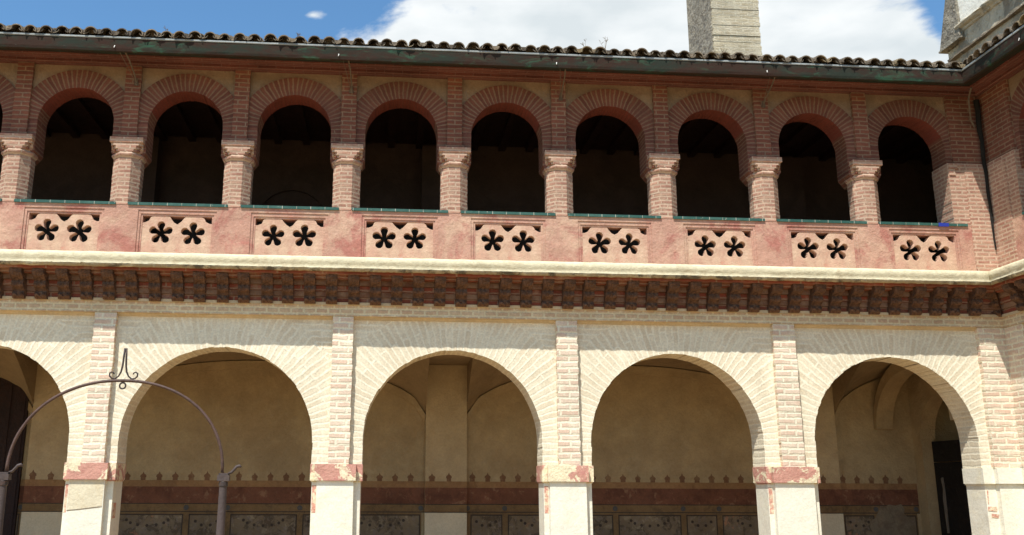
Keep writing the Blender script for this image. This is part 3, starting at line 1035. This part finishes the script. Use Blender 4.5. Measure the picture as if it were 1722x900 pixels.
    while x < tx1:
        pitch = 0.211 + R_(-0.006, 0.006)
        ys = tile_clip(x)
        if ys < ridge - 0.3:
            y = ys + R_(-0.035, 0.03)
            dz0 = R_(-0.008, 0.012)
            first_t = True
            while y < ridge:
                Lt = 0.42
                r_f, r_b = 0.093 + R_(-0.005, 0.005), 0.074
                zf = za + 0.012 + slope * (y + 0.40) + dz0 + (0.012 if first_t else 0.028)
                zb_ = za + 0.012 + slope * (y + Lt + 0.40) + dz0
                xx = x + R_(-0.010, 0.010)
                sg = 8
                th = 0.014
                fo, fi, bo, bi = [], [], [], []
                for q in range(sg + 1):
                    an = PI * q / sg
                    ca, sa = math.cos(an), math.sin(an)
                    fo.append((xx + r_f * ca, y, zf + r_f * 1.05 * sa))
                    fi.append((xx + (r_f - th) * ca, y, zf + (r_f - th) * 1.05 * sa))
                    bo.append((xx + r_b * ca, y + Lt, zb_ + r_b * sa))
                    bi.append((xx + (r_b - th) * ca, y + Lt, zb_ + (r_b - th) * sa))
                for q in range(sg):
                    t.face([fo[q], fo[q + 1], bo[q + 1], bo[q]], None, 0)
                    t.face([fi[q], fi[q + 1], fo[q + 1], fo[q]], None, 1)
                    if first_t:
                        t.face([fi[q], fi[q + 1], bi[q + 1], bi[q]], None, 0)
                if first_t:   # lime plug set back inside the hollow, sometimes
                    dd = 0.10 + R_(0, 0.16)
                    t.face([(p[0], y + dd, p[2] + slope * dd) for p in fi], None, 1)
                    # channel tile end between this and the next cover
                    cxn = xx + pitch / 2
                    ch = []
                    for q in range(7):
                        an = PI + PI * q / 6
                        ch.append((cxn + 0.07 * math.cos(an), zf + 0.050 + 0.045 * math.sin(an)))
                    for q in range(6):
                        p0, p1 = ch[q], ch[q + 1]
                        yy = y + 0.02
                        t.face([(p0[0], yy, p0[1]), (p1[0], yy, p1[1]), (p1[0], yy + 0.6, p1[1] + slope * 0.6), (p0[0], yy + 0.6, p0[1] + slope * 0.6)], None, 0)
                        t.face([(p0[0], yy, p0[1]), (p1[0], yy, p1[1]), (p1[0], yy, p1[1] - 0.013), (p0[0], yy, p0[1] - 0.013)], None, 1)
                    if random.random() < 0.55:
                        yy = y + 0.03
                        t.face([(ch[0][0], yy, ch[0][1] + .01)] + [(p[0], yy, p[1]) for p in ch[1:6]] + [(ch[6][0], yy, ch[6][1] + 0.01)], None, 1)
                first_t = False
                y += Lt - 0.07
        x += pitch
        k += 1
    t.build('roof_tiles', [MT['tile'], MT['tile_end']], root, recalc=False)
    # ---------------- gallery interior, lower
    w = MB()
    w.box(int0, int1, BACK, BACK + 0.3, 0, 4.7)
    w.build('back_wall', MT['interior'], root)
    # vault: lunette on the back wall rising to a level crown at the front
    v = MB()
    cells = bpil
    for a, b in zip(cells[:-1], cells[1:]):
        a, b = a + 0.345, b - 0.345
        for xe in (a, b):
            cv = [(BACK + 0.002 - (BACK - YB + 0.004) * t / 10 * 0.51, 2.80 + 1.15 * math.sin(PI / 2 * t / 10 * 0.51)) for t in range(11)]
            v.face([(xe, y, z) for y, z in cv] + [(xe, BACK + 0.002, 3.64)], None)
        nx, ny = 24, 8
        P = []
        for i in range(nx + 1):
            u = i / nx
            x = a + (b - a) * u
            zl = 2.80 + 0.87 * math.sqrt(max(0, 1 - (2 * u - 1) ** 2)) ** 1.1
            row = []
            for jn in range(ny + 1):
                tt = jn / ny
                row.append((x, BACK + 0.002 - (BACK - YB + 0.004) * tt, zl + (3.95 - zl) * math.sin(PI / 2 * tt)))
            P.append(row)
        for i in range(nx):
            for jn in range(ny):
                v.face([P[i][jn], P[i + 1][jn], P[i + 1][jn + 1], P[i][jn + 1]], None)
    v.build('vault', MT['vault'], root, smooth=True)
    v = MB()
    for a, b in zip(cells[:-1], cells[1:]):
        nx = 30
        pr_ = []
        for i in range(nx + 1):
            u = i / nx
            pr_.append((a + 0.346 + (b - a - 0.692) * u, 2.80 + 0.87 * math.sqrt(max(0, 1 - (2 * u - 1) ** 2)) ** 1.1))
        for (x0, z0), (x1, z1) in zip(pr_[:-1], pr_[1:]):
            v.prism([(x0, z0 - 0.15), (x1, z1 - 0.15), (x1, z1 - 0.01), (x0, z0 - 0.01)], 'y', BACK - 0.05, BACK + 0.01)
    v.build('lunette_rib', MT['interior'], root)
    s = MB()
    s.box(int0, int1, YW + 0.05, BACK + 0.3, Z_FLOOR - 0.12, Z_FLOOR)
    s.build('upper_floor', MT['floor'], root)
    s = MB()
    s.box(int0, int1, YU - 0.1, BACK + 0.3, 0.0, 0.06)
    s.build('lower_floor', MT['floor'], root)
    # upper gallery
    s = MB()
    s.box(int0, int1, BACK, BACK + 0.3, Z_FLOOR, 7.7)
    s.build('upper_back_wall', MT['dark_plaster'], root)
    s = MB()
    s.box(int0, int1, YUB - 0.02, BACK + 0.3, 7.62, 7.70)
    nb = int((int1 - int0) / 0.5)
    for i in range(nb):
        x = int0 + 0.25 + i * 0.5
        s.box(x - 0.06, x + 0.06, YUB, BACK, 7.53, 7.619)
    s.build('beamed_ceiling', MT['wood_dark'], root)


COLM = {}

# =================================================================== north range
XN = 8.15
north = empty('cloister_building', (0, 0, 0))
tag(north, 'long two storey brick cloister range with nine dark upper arches over cream arcade', 'building')
arches = [(-11.0, -8.5), (-7.72, -5.18), (-4.53, -1.938), (-1.256, 1.235), (1.93, 4.41), (5.164, 7.60)]
piers = [-8.11, -4.855, -1.597, 1.582, 4.787]
strips = [(-8.09, 0.29), (-4.82, 0.29), (-1.568, 0.28), (1.602, 0.30), (4.79, 0.325), (7.955, 0.41)]
cols = [-11.15, -9.56, -7.97, -6.37, -4.80, -3.20, -1.60, 0.0, 1.60, 3.20, 4.80, 6.40]
HW = 0.545
ups = [(-10.36, HW), (-8.77, HW), (-7.17, HW), (-5.585, HW), (-4.0, HW), (-2.4, HW), (-0.8, HW), (0.8, HW), (2.4, HW), (4.0, HW), (5.6, HW), (7.205, HW)]
corb = [-1.427 + 0.3035 * k for k in range(-30, 31) if -1.427 + 0.3035 * k < 7.78]
build_wing(north, -11.7, XN, arches, piers, strips, cols, ups, 0.0, 1.0, corb, -11.6, 11.0, lambda x: max(-0.445, x - XN + 0.06),
           -11.7, XN + 3.2, [-12.7, -6.31, 0.075, 6.46, 11.3], [-8.0, -4.76, -1.58, 1.62, 4.82])

# corner masonry of the upper storey, north side: flush brick plus slight strip
s = MB()
course_strip(s, 8.1075, 0.535, YU - 0.045, YU + 0.012, 5.50, Z_TOP - 0.005, 0.068, 0.003)
s.build('corner_strip', MT['red_brick'], north)
s = MB()
for z0 in (0,):
    course_strip(s, 8.025, 0.63, YP + 0.0, YU + 0.35, 5.549, 6.56, 0.062, 0.003)
    course_strip(s, 8.155, 0.37, YP - 0.012, YP + 0.02, 4.76, 6.50, 0.062, 0.003)
s.build('corner_pier', MT['shaft_brick'], north)
# painted and stepped corner course near the arch
s = MB()
s.box(7.72, 7.86, YP - 0.02, YU + 0.01, 6.47, 6.55)
s.box(7.72, 7.82, YP - 0.012, YU + 0.01, 6.36, 6.469)
s.build('corner_capital', MT['shaft_brick'], north)
# one odd blue tile at the right end of the ledge
s = MB()
s.box(7.44, 7.60, YP - 0.027, YP + 0.1, 5.525, Z_LEDGE + 0.009)
s.build('blue_ledge_tile', MT['blue_glaze'], north)
# near-black tube standing in for the dark gap in the re-entrant corner
s = MB()
pp = []
for k in range(15):
    t = k / 14
    pp.append((8.295 + 0.006 * math.sin(k * 1.9), 0.150 + 0.006 * math.cos(k * 2.3), 7.62 - t * 2.45))
s.tube(pp, [0.040 - 0.026 * (k / 14) + R_(-.004, .004) for k in range(15)], 8)
s.build('corner_gap_tube', MT['near_black'], north)
s = MB()
s.tube([(7.93, -0.30, 7.62), (8.0, -0.1, 7.52), (8.13, 0.1, 7.25), (8.20, 0.13, 7.15)], 0.014, 6)
s.build('gutter_bracket', MT['old_iron'], north)

# traces of red paint on the corner pier and a joint across the first pier
for bx in ((7.632, 7.655, YW - 0.001, YW + 0.0035, 1.40, 1.60), (7.62, 7.76, YW - 0.001, YW + 0.0035, 1.30, 1.37), (7.66, 7.77, YW - 0.001, YW + 0.0035, 1.21, 1.27)):
    s = MB()
    x0, x1, y0, y1, z0, z1 = bx
    s.prism([(x0, z0 + .01), (x1 - .01, z0), (x1, z1 - .008), (x0 + .006, z1)], 'y', y0, y1)
    s.build('paint_trace', MT['paint_red'], north)
s = MB()
s.prism([(-5.09, 1.285), (-4.92, 1.300), (-4.78, 1.318), (-4.642, 1.335), (-4.642, 1.341), (-4.78, 1.325), (-4.92, 1.306), (-5.09, 1.290)], 'y', -0.0055, -0.0021)
s.build('block_joint', MT['dado_frame'], north)
for x0, x1, zt in ((-5.088, -4.645, 1.675),):
    s = MB()
    s.prism([(x0, 1.295), (-4.92, 1.312), (-4.78, 1.330), (x1, 1.348), (x1, zt), (x0, zt)], 'y', -0.0045, -0.0021)
    s.build('beige_block', MT['beige_block'], north)

# ---- back wall features, lower gallery
for x in (-6.31, 0.075, 6.46):
    s = MB()
    s.box(x - 0.3445, x + 0.3445, 2.80, BACK + 0.01, 1.62, 3.62)
    s.box(x - 0.345, x + 0.345, 2.80, BACK + 0.01, 1.2101, 1.6199)
    s.build('back_pilaster', MT['back_pilaster'], north)
    s = MB()
    s.box(x - 0.345, x + 0.345, 2.80, BACK + 0.01, 0.06, 1.199)
    s.build('pale_pilaster_foot', MT['pale_foot'], north)
    s = MB()
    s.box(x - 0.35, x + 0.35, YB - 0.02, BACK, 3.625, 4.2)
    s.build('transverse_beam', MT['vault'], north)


def merlon(mb, x, y, z0, s=1.0):
    w, h = 0.050 * s, 0.105 * R_(0.9, 1.1)
    pts = [(x - w * .75, z0), (x + w * .75, z0), (x + w * .75, z0 + h * .45), (x + w, z0 + h * .5), (x + w * .9, z0 + h * .8),
           (x + w * .3, z0 + h), (x, z0 + h * 1.35), (x - w * .3, z0 + h), (x - w * .9, z0 + h * .8), (x - w, z0 + h * .5), (x - w * .75, z0 + h * .45)]
    mb.prism(pts, 'y', y - 0.004, y)


fz = empty('painted_dado')
fz.parent = north


def dado(a, b, y, full=True, mer=0.255):
    """painted dado on one stretch of wall: merlons, ochre band, red frieze, studded border, marbled panels"""
    s = MB()
    s.box(a, b, y - 0.004, y, 1.34, 1.60)
    s.build('red_frieze', MT['frieze_red'], fz)
    s = MB()
    s.box(a, b, y - 0.005, y, 1.601, 1.70)
    s.build('ochre_band', MT['frieze_ochre'], fz)
    x = a + mer * 0.4
    while x < b - 0.05:
        s = MB()
        merlon(s, x, y, 1.70, R_(0.95, 1.15))
        s.build('painted_merlon', MT['merlon_red'], fz)
        x += mer
    s = MB()
    s.box(a, b, y - 0.0065, y, 1.325, 1.3395)
    s.build('dark_line', MT['dado_line'], fz)
    s = MB()
    s.box(a, b, y - 0.004, y, 1.215, 1.3245)
    s.build('border_band', MT['dado_frame'], fz)
    s = MB()
    s.box(a, b, y - 0.0065, y, 1.20, 1.2145)
    s.build('dark_line', MT['dado_line'], fz)
    if not full:
        return
    x = a + 0.02
    k = 0
    widths = [0.62, 1.20, 0.66, 1.16]
    sx = []
    while x < b - 0.1:
        wd = widths[k % 4]
        if b - x - wd < 0.4:
            wd = b - x - 0.03
        s = MB()
        s.box(x - 0.02, x + wd - 0.02, y - 0.003, y, 0.3, 1.199, 0)
        s.box(x + 0.07, x + wd - 0.06, y - 0.005, y, 0.35, 1.15, 1)
        for x0, x1, z0, z1 in ((x + 0.05, x + 0.069, 0.33, 1.17), (x + wd - 0.059, x + wd - 0.04, 0.33, 1.17), (x + 0.07, x + wd - 0.06, 1.151, 1.17)):
            s.box(x0, x1, y - 0.0065, y, z0, z1, 2)
        m_ = 4 if wd < 0.9 else 7
        for q in range(m_):
            an = PI * (q + 0.5) / m_
            cx_, cz_ = x + wd / 2 + math.cos(an) * wd * 0.28, 1.10 - math.sin(an) * 0.11
            s.prism([(cx_ + 0.026 * math.cos(i * PI / 3), cz_ + 0.026 * math.sin(i * PI / 3)) for i in range(6)], 'y', y - 0.0075, y - 0.0051, 2)
        s.build('marbled_panel', [MT['dado_frame'], MT['dado_panel'], MT['dado_line']], fz)
        sx.append(x)
        x += wd
        k += 1
    for x in sx + [b - 0.06]:
        s = MB()
        s.prism([(x + 0.043 * math.cos(i * PI / 4), 1.27 + 0.043 * math.sin(i * PI / 4)) for i in range(8)], 'y', y - 0.012, y - 0.0045)
        s.build('painted_stud', MT['dado_stud'], fz)


for a, b in [(-8.2, -6.655), (-5.965, -0.27), (0.42, 6.115), (6.805, 8.22)]:
    dado(a, b, BACK)
for x in (-6.31, 0.075, 6.46):
    dado(x - 0.345, x + 0.345, 2.80, False, 0.28)

s = MB()
s.prism([(7.31, 0.98), (7.36, 1.09), (7.42, 1.13), (7.49, 1.24), (7.53, 1.33), (7.61, 1.31), (7.68, 1.35), (7.80, 1.33), (7.90, 1.36), (7.95, 1.27), (7.94, 1.19), (8.03, 1.12), (8.07, 1.03), (7.98, 0.93), (7.90, 0.84), (7.66, 0.80), (7.50, 0.85), (7.38, 0.83)], 'y', BACK - 0.010, BACK - 0.0078)
s.build('bare_plaster_patch', MT['pilaster_wash'], fz)

# transverse rib and dark end wall in the corner bay
s = MB()
n = 18
yc, rr = (YB + BACK) / 2, (BACK - YB) / 2
ring_o = [(yc + (rr + 0.01) * math.cos(PI * i / n), 2.62 + 1.10 * math.sin(PI * i / n)) for i in range(n + 1)]
ring_i = [(yc + (rr - 0.10) * math.cos(PI * i / n), 2.62 + 0.90 * math.sin(PI * i / n)) for i in range(n + 1)]
for i in range(n):
    q = [ring_o[i], ring_o[i + 1], ring_i[i + 1], ring_i[i]]
    s.prism(q, 'x', 7.55, 7.85)
s.build('transverse_rib', MT['interior'], north)
# end wall with doorway
s = MB()
s.box(8.24, 8.50, YB + 0.001, YB + 0.42, 0.06, 3.95)
s.box(8.24, 8.50, BACK - 0.25, BACK - 0.001, 0.06, 3.95)
n = 14
y0_, y1_ = YB + 0.421, BACK - 0.251
yc, rr = (y0_ + y1_) / 2, (y1_ - y0_) / 2
for i in range(n):
    a0, a1 = PI * i / n, PI * (i + 1) / n
    q = [(yc + rr * math.cos(a0), 2.45 + rr * .9 * math.sin(a0)), (yc + rr * math.cos(a0), 3.95), (yc + rr * math.cos(a1), 3.95), (yc + rr * math.cos(a1), 2.45 + rr * .9 * math.sin(a1))]
    s.prism(q, 'x', 8.24, 8.50)
s.build('end_wall', MT['interior'], north)
s = MB()
s.box(8.42, 8.48, YB + 0.425, BACK - 0.255, 0.06, 2.05)
s.box(8.42, 8.47, YB + 0.425, BACK - 0.255, 2.06, 2.40)
s.build('dark_opening_slab', MT['near_black'], north)  # near-black slab stands in for the darkness of the open doorway
s = MB()
s.prism([(2.42, 0.9), (2.45, 0.9), (2.47, 1.45), (2.44, 1.62), (2.47, 1.78), (2.43, 1.80), (2.41, 1.6)], 'x', 8.395, 8.418)
s.build('door_pale_strip', MT['stone_pale'], north)
# dark timber door in the bay at the left
s = MB()
s.box(-7.95, -6.76, BACK - 0.06, BACK - 0.011, 0.06, 3.32)
for k in range(5):
    s.box(-7.90 + k * 0.23, -7.72 + k * 0.23, BACK - 0.075, BACK - 0.061, 0.3, 3.2)
s.build('timber_door', MT['wood_dark'], north)
# upper gallery doorway frames on the back wall, barely visible
s = MB()
n = 16
for i in range(n):
    a0, a1 = PI * i / n, PI * (i + 1) / n
    q = [(-2.65 + 0.62 * math.cos(a0), 6.05 + 0.62 * math.sin(a0)), (-2.65 + 0.80 * math.cos(a0), 6.05 + 0.80 * math.sin(a0)),
         (-2.65 + 0.80 * math.cos(a1), 6.05 + 0.80 * math.sin(a1)), (-2.65 + 0.62 * math.cos(a1), 6.05 + 0.62 * math.sin(a1))]
    s.prism(q, 'y', BACK - 0.06, BACK - 0.001)
s.build('upper_doorway_arch', MT['dark_plaster'], north)
for x in (-5.25, -0.1, 6.2):
    s = MB()
    s.box(x - 0.3, x + 0.3, BACK - 0.35, BACK - 0.001, Z_FLOOR, 7.46)
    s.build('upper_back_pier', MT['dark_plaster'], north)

# =================================================================== east range
east = empty('cloister_building', (XN, 0, 0), -PI / 2)
tag(east, 'short brick cloister range coming forward at the right edge of the photo', 'building')
e_arch = [(0.62, 3.03), (3.72, 6.22), (6.92, 9.42)]
build_wing(east, 0.0, 10.1, e_arch, [3.375, 6.57], [(0.2, 0.40), (3.375, 0.30), (6.57, 0.30)],
           [1.90, 3.50, 5.10, 6.70, 8.30, 9.9], [(1.10, HW), (2.70, HW), (4.30, HW), (5.90, HW), (7.50, HW), (9.10, HW)],
           -1.0, 0.0, [0.55 + 0.3035 * k for k in range(31)], -2.9, 10.0, lambda x: max(-0.445, -x + 0.06),
           -0.535, 10.1, [-0.53, 3.375, 10.1], [1.9, 5.1, 8.3], first=False)
s = MB()
course_strip(s, 0.1125, 0.675, YU - 0.045, YU + 0.012, 5.50, Z_TOP - 0.005, 0.068, 0.003)
s.build('corner_strip', MT['red_brick'], east)
s = MB()
course_strip(s, 0.1475, 0.675, YP + 0.0, YU + 0.35, 5.549, 6.56, 0.062, 0.003)
course_strip(s, 0.04, 0.44, YP - 0.012, YP + 0.02, 4.76, 6.50, 0.062, 0.003)
s.build('corner_pier', MT['shaft_brick'], east)

# =================================================================== brick tower behind the roof
tw = empty('brick_tower', (7.66, 8.9, 0))
tag(tw, 'tall pale weathered brick pier rising behind the tiled roof against cloud', 'tower')
s = MB()
hw, hd = 0.61, 0.9
s.box(-hw, hw, -hd, hd, 0, 8.0)
z = 8.001
while z < 17:
    j = [R_(-0.014, 0.014) for _ in range(4)]
    s.box(-hw + j[0], hw + j[1], -hd + j[2], hd + j[3], z, z + 0.089)
    z += 0.09
s.build('tower_shaft', MT['tower_brick'], tw)
s = MB()
pts = [(-hd + 0.03, 8.0), (hd - 0.03, 8.0), (hd - 0.03, 16.9), (-hd + 0.03, 16.9)]
s.prism(pts, 'x', -hw - 0.022, -hw + 0.03)  # grey slab over the left face, darker than the brick
s.build('grey_render', MT['grey_masonry'], tw)

# =================================================================== church behind the corner
ch = empty('church', (12.6, 4.0, 0))
tag(ch, 'white church wall with stone cornice and grey buttress rising above the right corner roof', 'church')
s = MB()
# lower stained wall
s.box(-1.05, 3.0, -9.0, 1.18, 0, 11.40)
s.build('stained_wall', MT['church_stone'], ch)
s = MB()
s.prism([(1.0, 11.5), (1.0, 15.0), (-9.0, 15.0), (-9.0, 11.5)], 'x', -1.10, 3.0)
s.build('white_wall', MT['church_white'], ch)
s = MB()
prof = [(-1.05, 11.40), (-1.08, 11.42), (-1.10, 11.46), (-1.16, 11.49), (-1.19, 11.53), (-1.18, 11.56), (-1.0, 11.58)]
n = 60
rows = []
for i in range(n + 1):
    y = -9.0 + 10.05 * i / n
    rows.append([(px + R_(-.012, .012), y, pz + R_(-.008, .008)) for px, pz in prof])
for i in range(n):
    for k in range(len(prof) - 1):
        s.face([rows[i][k], rows[i + 1][k], rows[i + 1][k + 1], rows[i][k + 1]])
s.face(rows[-1])
s.build('stone_cornice', MT['church_stone'], ch)
s = MB()
s.prism([(0.93, 11.28), (1.70, 11.28), (1.28, 12.35), (1.00, 13.3), (0.90, 13.3), (0.94, 12.2)], 'x', -1.16, 0.5)
s.box(-1.18, 0.5, 0.9, 1.72, 11.24, 11.279)
s.build('grey_buttress', MT['grey_masonry'], ch)
s = MB()
s.box(-1.02, 0.4, 1.181, 1.62, 0, 11.219)
s.build('buttress_base', MT['church_stone'], ch)
s = MB()
prof = [(-1.05, 10.99), (-1.13, 10.97), (-1.14, 10.93), (-1.05, 10.91)]
n = 40
rows = []
for i in range(n + 1):
    y = -9.0 + 10.5 * i / n
    rows.append([(px + R_(-.012, .012), y, pz + R_(-.01, .01)) for px, pz in prof])
for i in range(n):
    for k in range(len(prof) - 1):
        s.face([rows[i][k], rows[i + 1][k], rows[i + 1][k + 1], rows[i][k + 1]])
s.build('roof_flashing', MT['tile_end'], ch)

# =================================================================== iron well arch in the court
wa = empty('iron_arch', (-2.90, -6.0, 0))
tag(wa, 'rusty iron hoop on slim posts with scrolled finial in front of the arcade', 'iron arch')
s = MB()
pts = []
for i in range(49):
    a = PI - PI * i / 48
    ex = 2 / 2.12
    ca, sa = math.cos(a), math.sin(a)
    pts.append((0.762 * math.copysign(abs(ca) ** ex, ca), 0, 1.70 + 0.66 * abs(sa) ** ex))
s.tube(pts, [0.0112 + R_(-.0008, .0008) for _ in pts], 10)
s.build('hoop', MT['hoop'], wa, smooth=True)
s = MB()
for sg in (-1, 1):
    pr = [(sg * 0.006, 0, 2.60), (sg * 0.009, 0, 2.54), (sg * 0.012, 0, 2.475), (sg * 0.020, 0, 2.425), (sg * 0.036, 0, 2.392), (sg * 0.060, 0, 2.373),
          (sg * 0.084, 0, 2.376), (sg * 0.100, 0, 2.392), (sg * 0.101, 0, 2.412), (sg * 0.088, 0, 2.423), (sg * 0.074, 0, 2.418), (sg * 0.069, 0, 2.406)]
    # flat strap: tube squashed in x by using small radius, widened in y
    s.tube(pr, [0.007, 0.0075, 0.0075, 0.007, 0.006, 0.006, 0.006, 0.0065, 0.0065, 0.006, 0.0055, 0.005], 8)
fin = s.build('scroll_finial', MT['iron'], wa, smooth=True)
s = MB()
rg = [(0.0 + 0.022 * math.cos(2 * PI * i / 20), 0, 2.322 + 0.022 * math.sin(2 * PI * i / 20)) for i in range(21)]
s.tube(rg, 0.0065, 7, cap=False)
s.build('hanging_ring', MT['iron'], wa, smooth=True)
for sg in (-1, 1):
    x = sg * 0.775
    s = MB()
    s.lathe([(0.05, 0.0), (0.05, 0.06), (0.036, 0.09), (0.034, 0.5), (0.031, 1.2), (0.028, 1.58), (0.028, 1.602)], x, 0, 14)
    po = s.build('post', MT['post'], wa, smooth=True)
    s = MB()
    s.lathe([(0.029, 1.600), (0.033, 1.604), (0.033, 1.634), (0.029, 1.638)], x, 0, 14)
    s.build('dark_collar', MT['iron'], po)
    s = MB()
    s.box(x - 0.042, x + 0.042, -0.03, 0.03, 1.640, 1.682)
    s.box(x - 0.034, x + 0.034, -0.024, 0.024, 1.6821, 1.696)
    s.build('post_cap', MT['post'], po)
    s = MB()
    s.tube([(x + 0.03, 0, 1.692), (x + 0.055, 0, 1.702), (x + 0.075, 0, 1.725), (x + 0.088, 0, 1.742), (x + 0.108, 0, 1.748), (x + 0.122, 0, 1.738)],
           [0.009, 0.010, 0.011, 0.011, 0.012, 0.006], 8)
    s.build('cap_hook', MT['post'], po, smooth=True)

# =================================================================== dry weeds on the roof
weeds = [(2.22, 'tallest dry weed on the roof edge left of the brick tower, with forked top', 0.27, 4),
         (1.92, 'thin dry weed stalk on the roof edge beside the tallest weed', 0.2, 3),
         (4.05, 'short dry weed on the roof edge just left of the brick tower', 0.15, 3),
         (-2.35, 'dry weed on the roof edge below the small lone cloud', 0.15, 3),
         (-4.25, 'tiny dry weed sticking up from the roof tiles against plain blue sky', 0.15, 2)]
for x, lab, h, nst in weeds:
    e = empty('weed', (x, -0.30, 7.97))
    tag(e, lab, 'weed', 'dry weeds on the roof edge')
    s = MB()
    for k in range(nst):
        a = R_(-0.5, 0.5)
        hh = h * R_(0.6, 1.0)
        s.tube([(0, 0, 0), (a * hh * .3, 0, hh * .5), (a * hh * .8, R_(-.03, .03), hh)], [0.0024, 0.002, 0.0014], 4)
        for q in range(3):
            z = hh * R_(0.6, 1)
            s.tube([(a * z * .75, 0, z), (a * z * .75 + R_(-.04, .04), 0, z + 0.03)], [0.0012, 0.0032], 4)
    s.build('stems', MT['weed'], e)
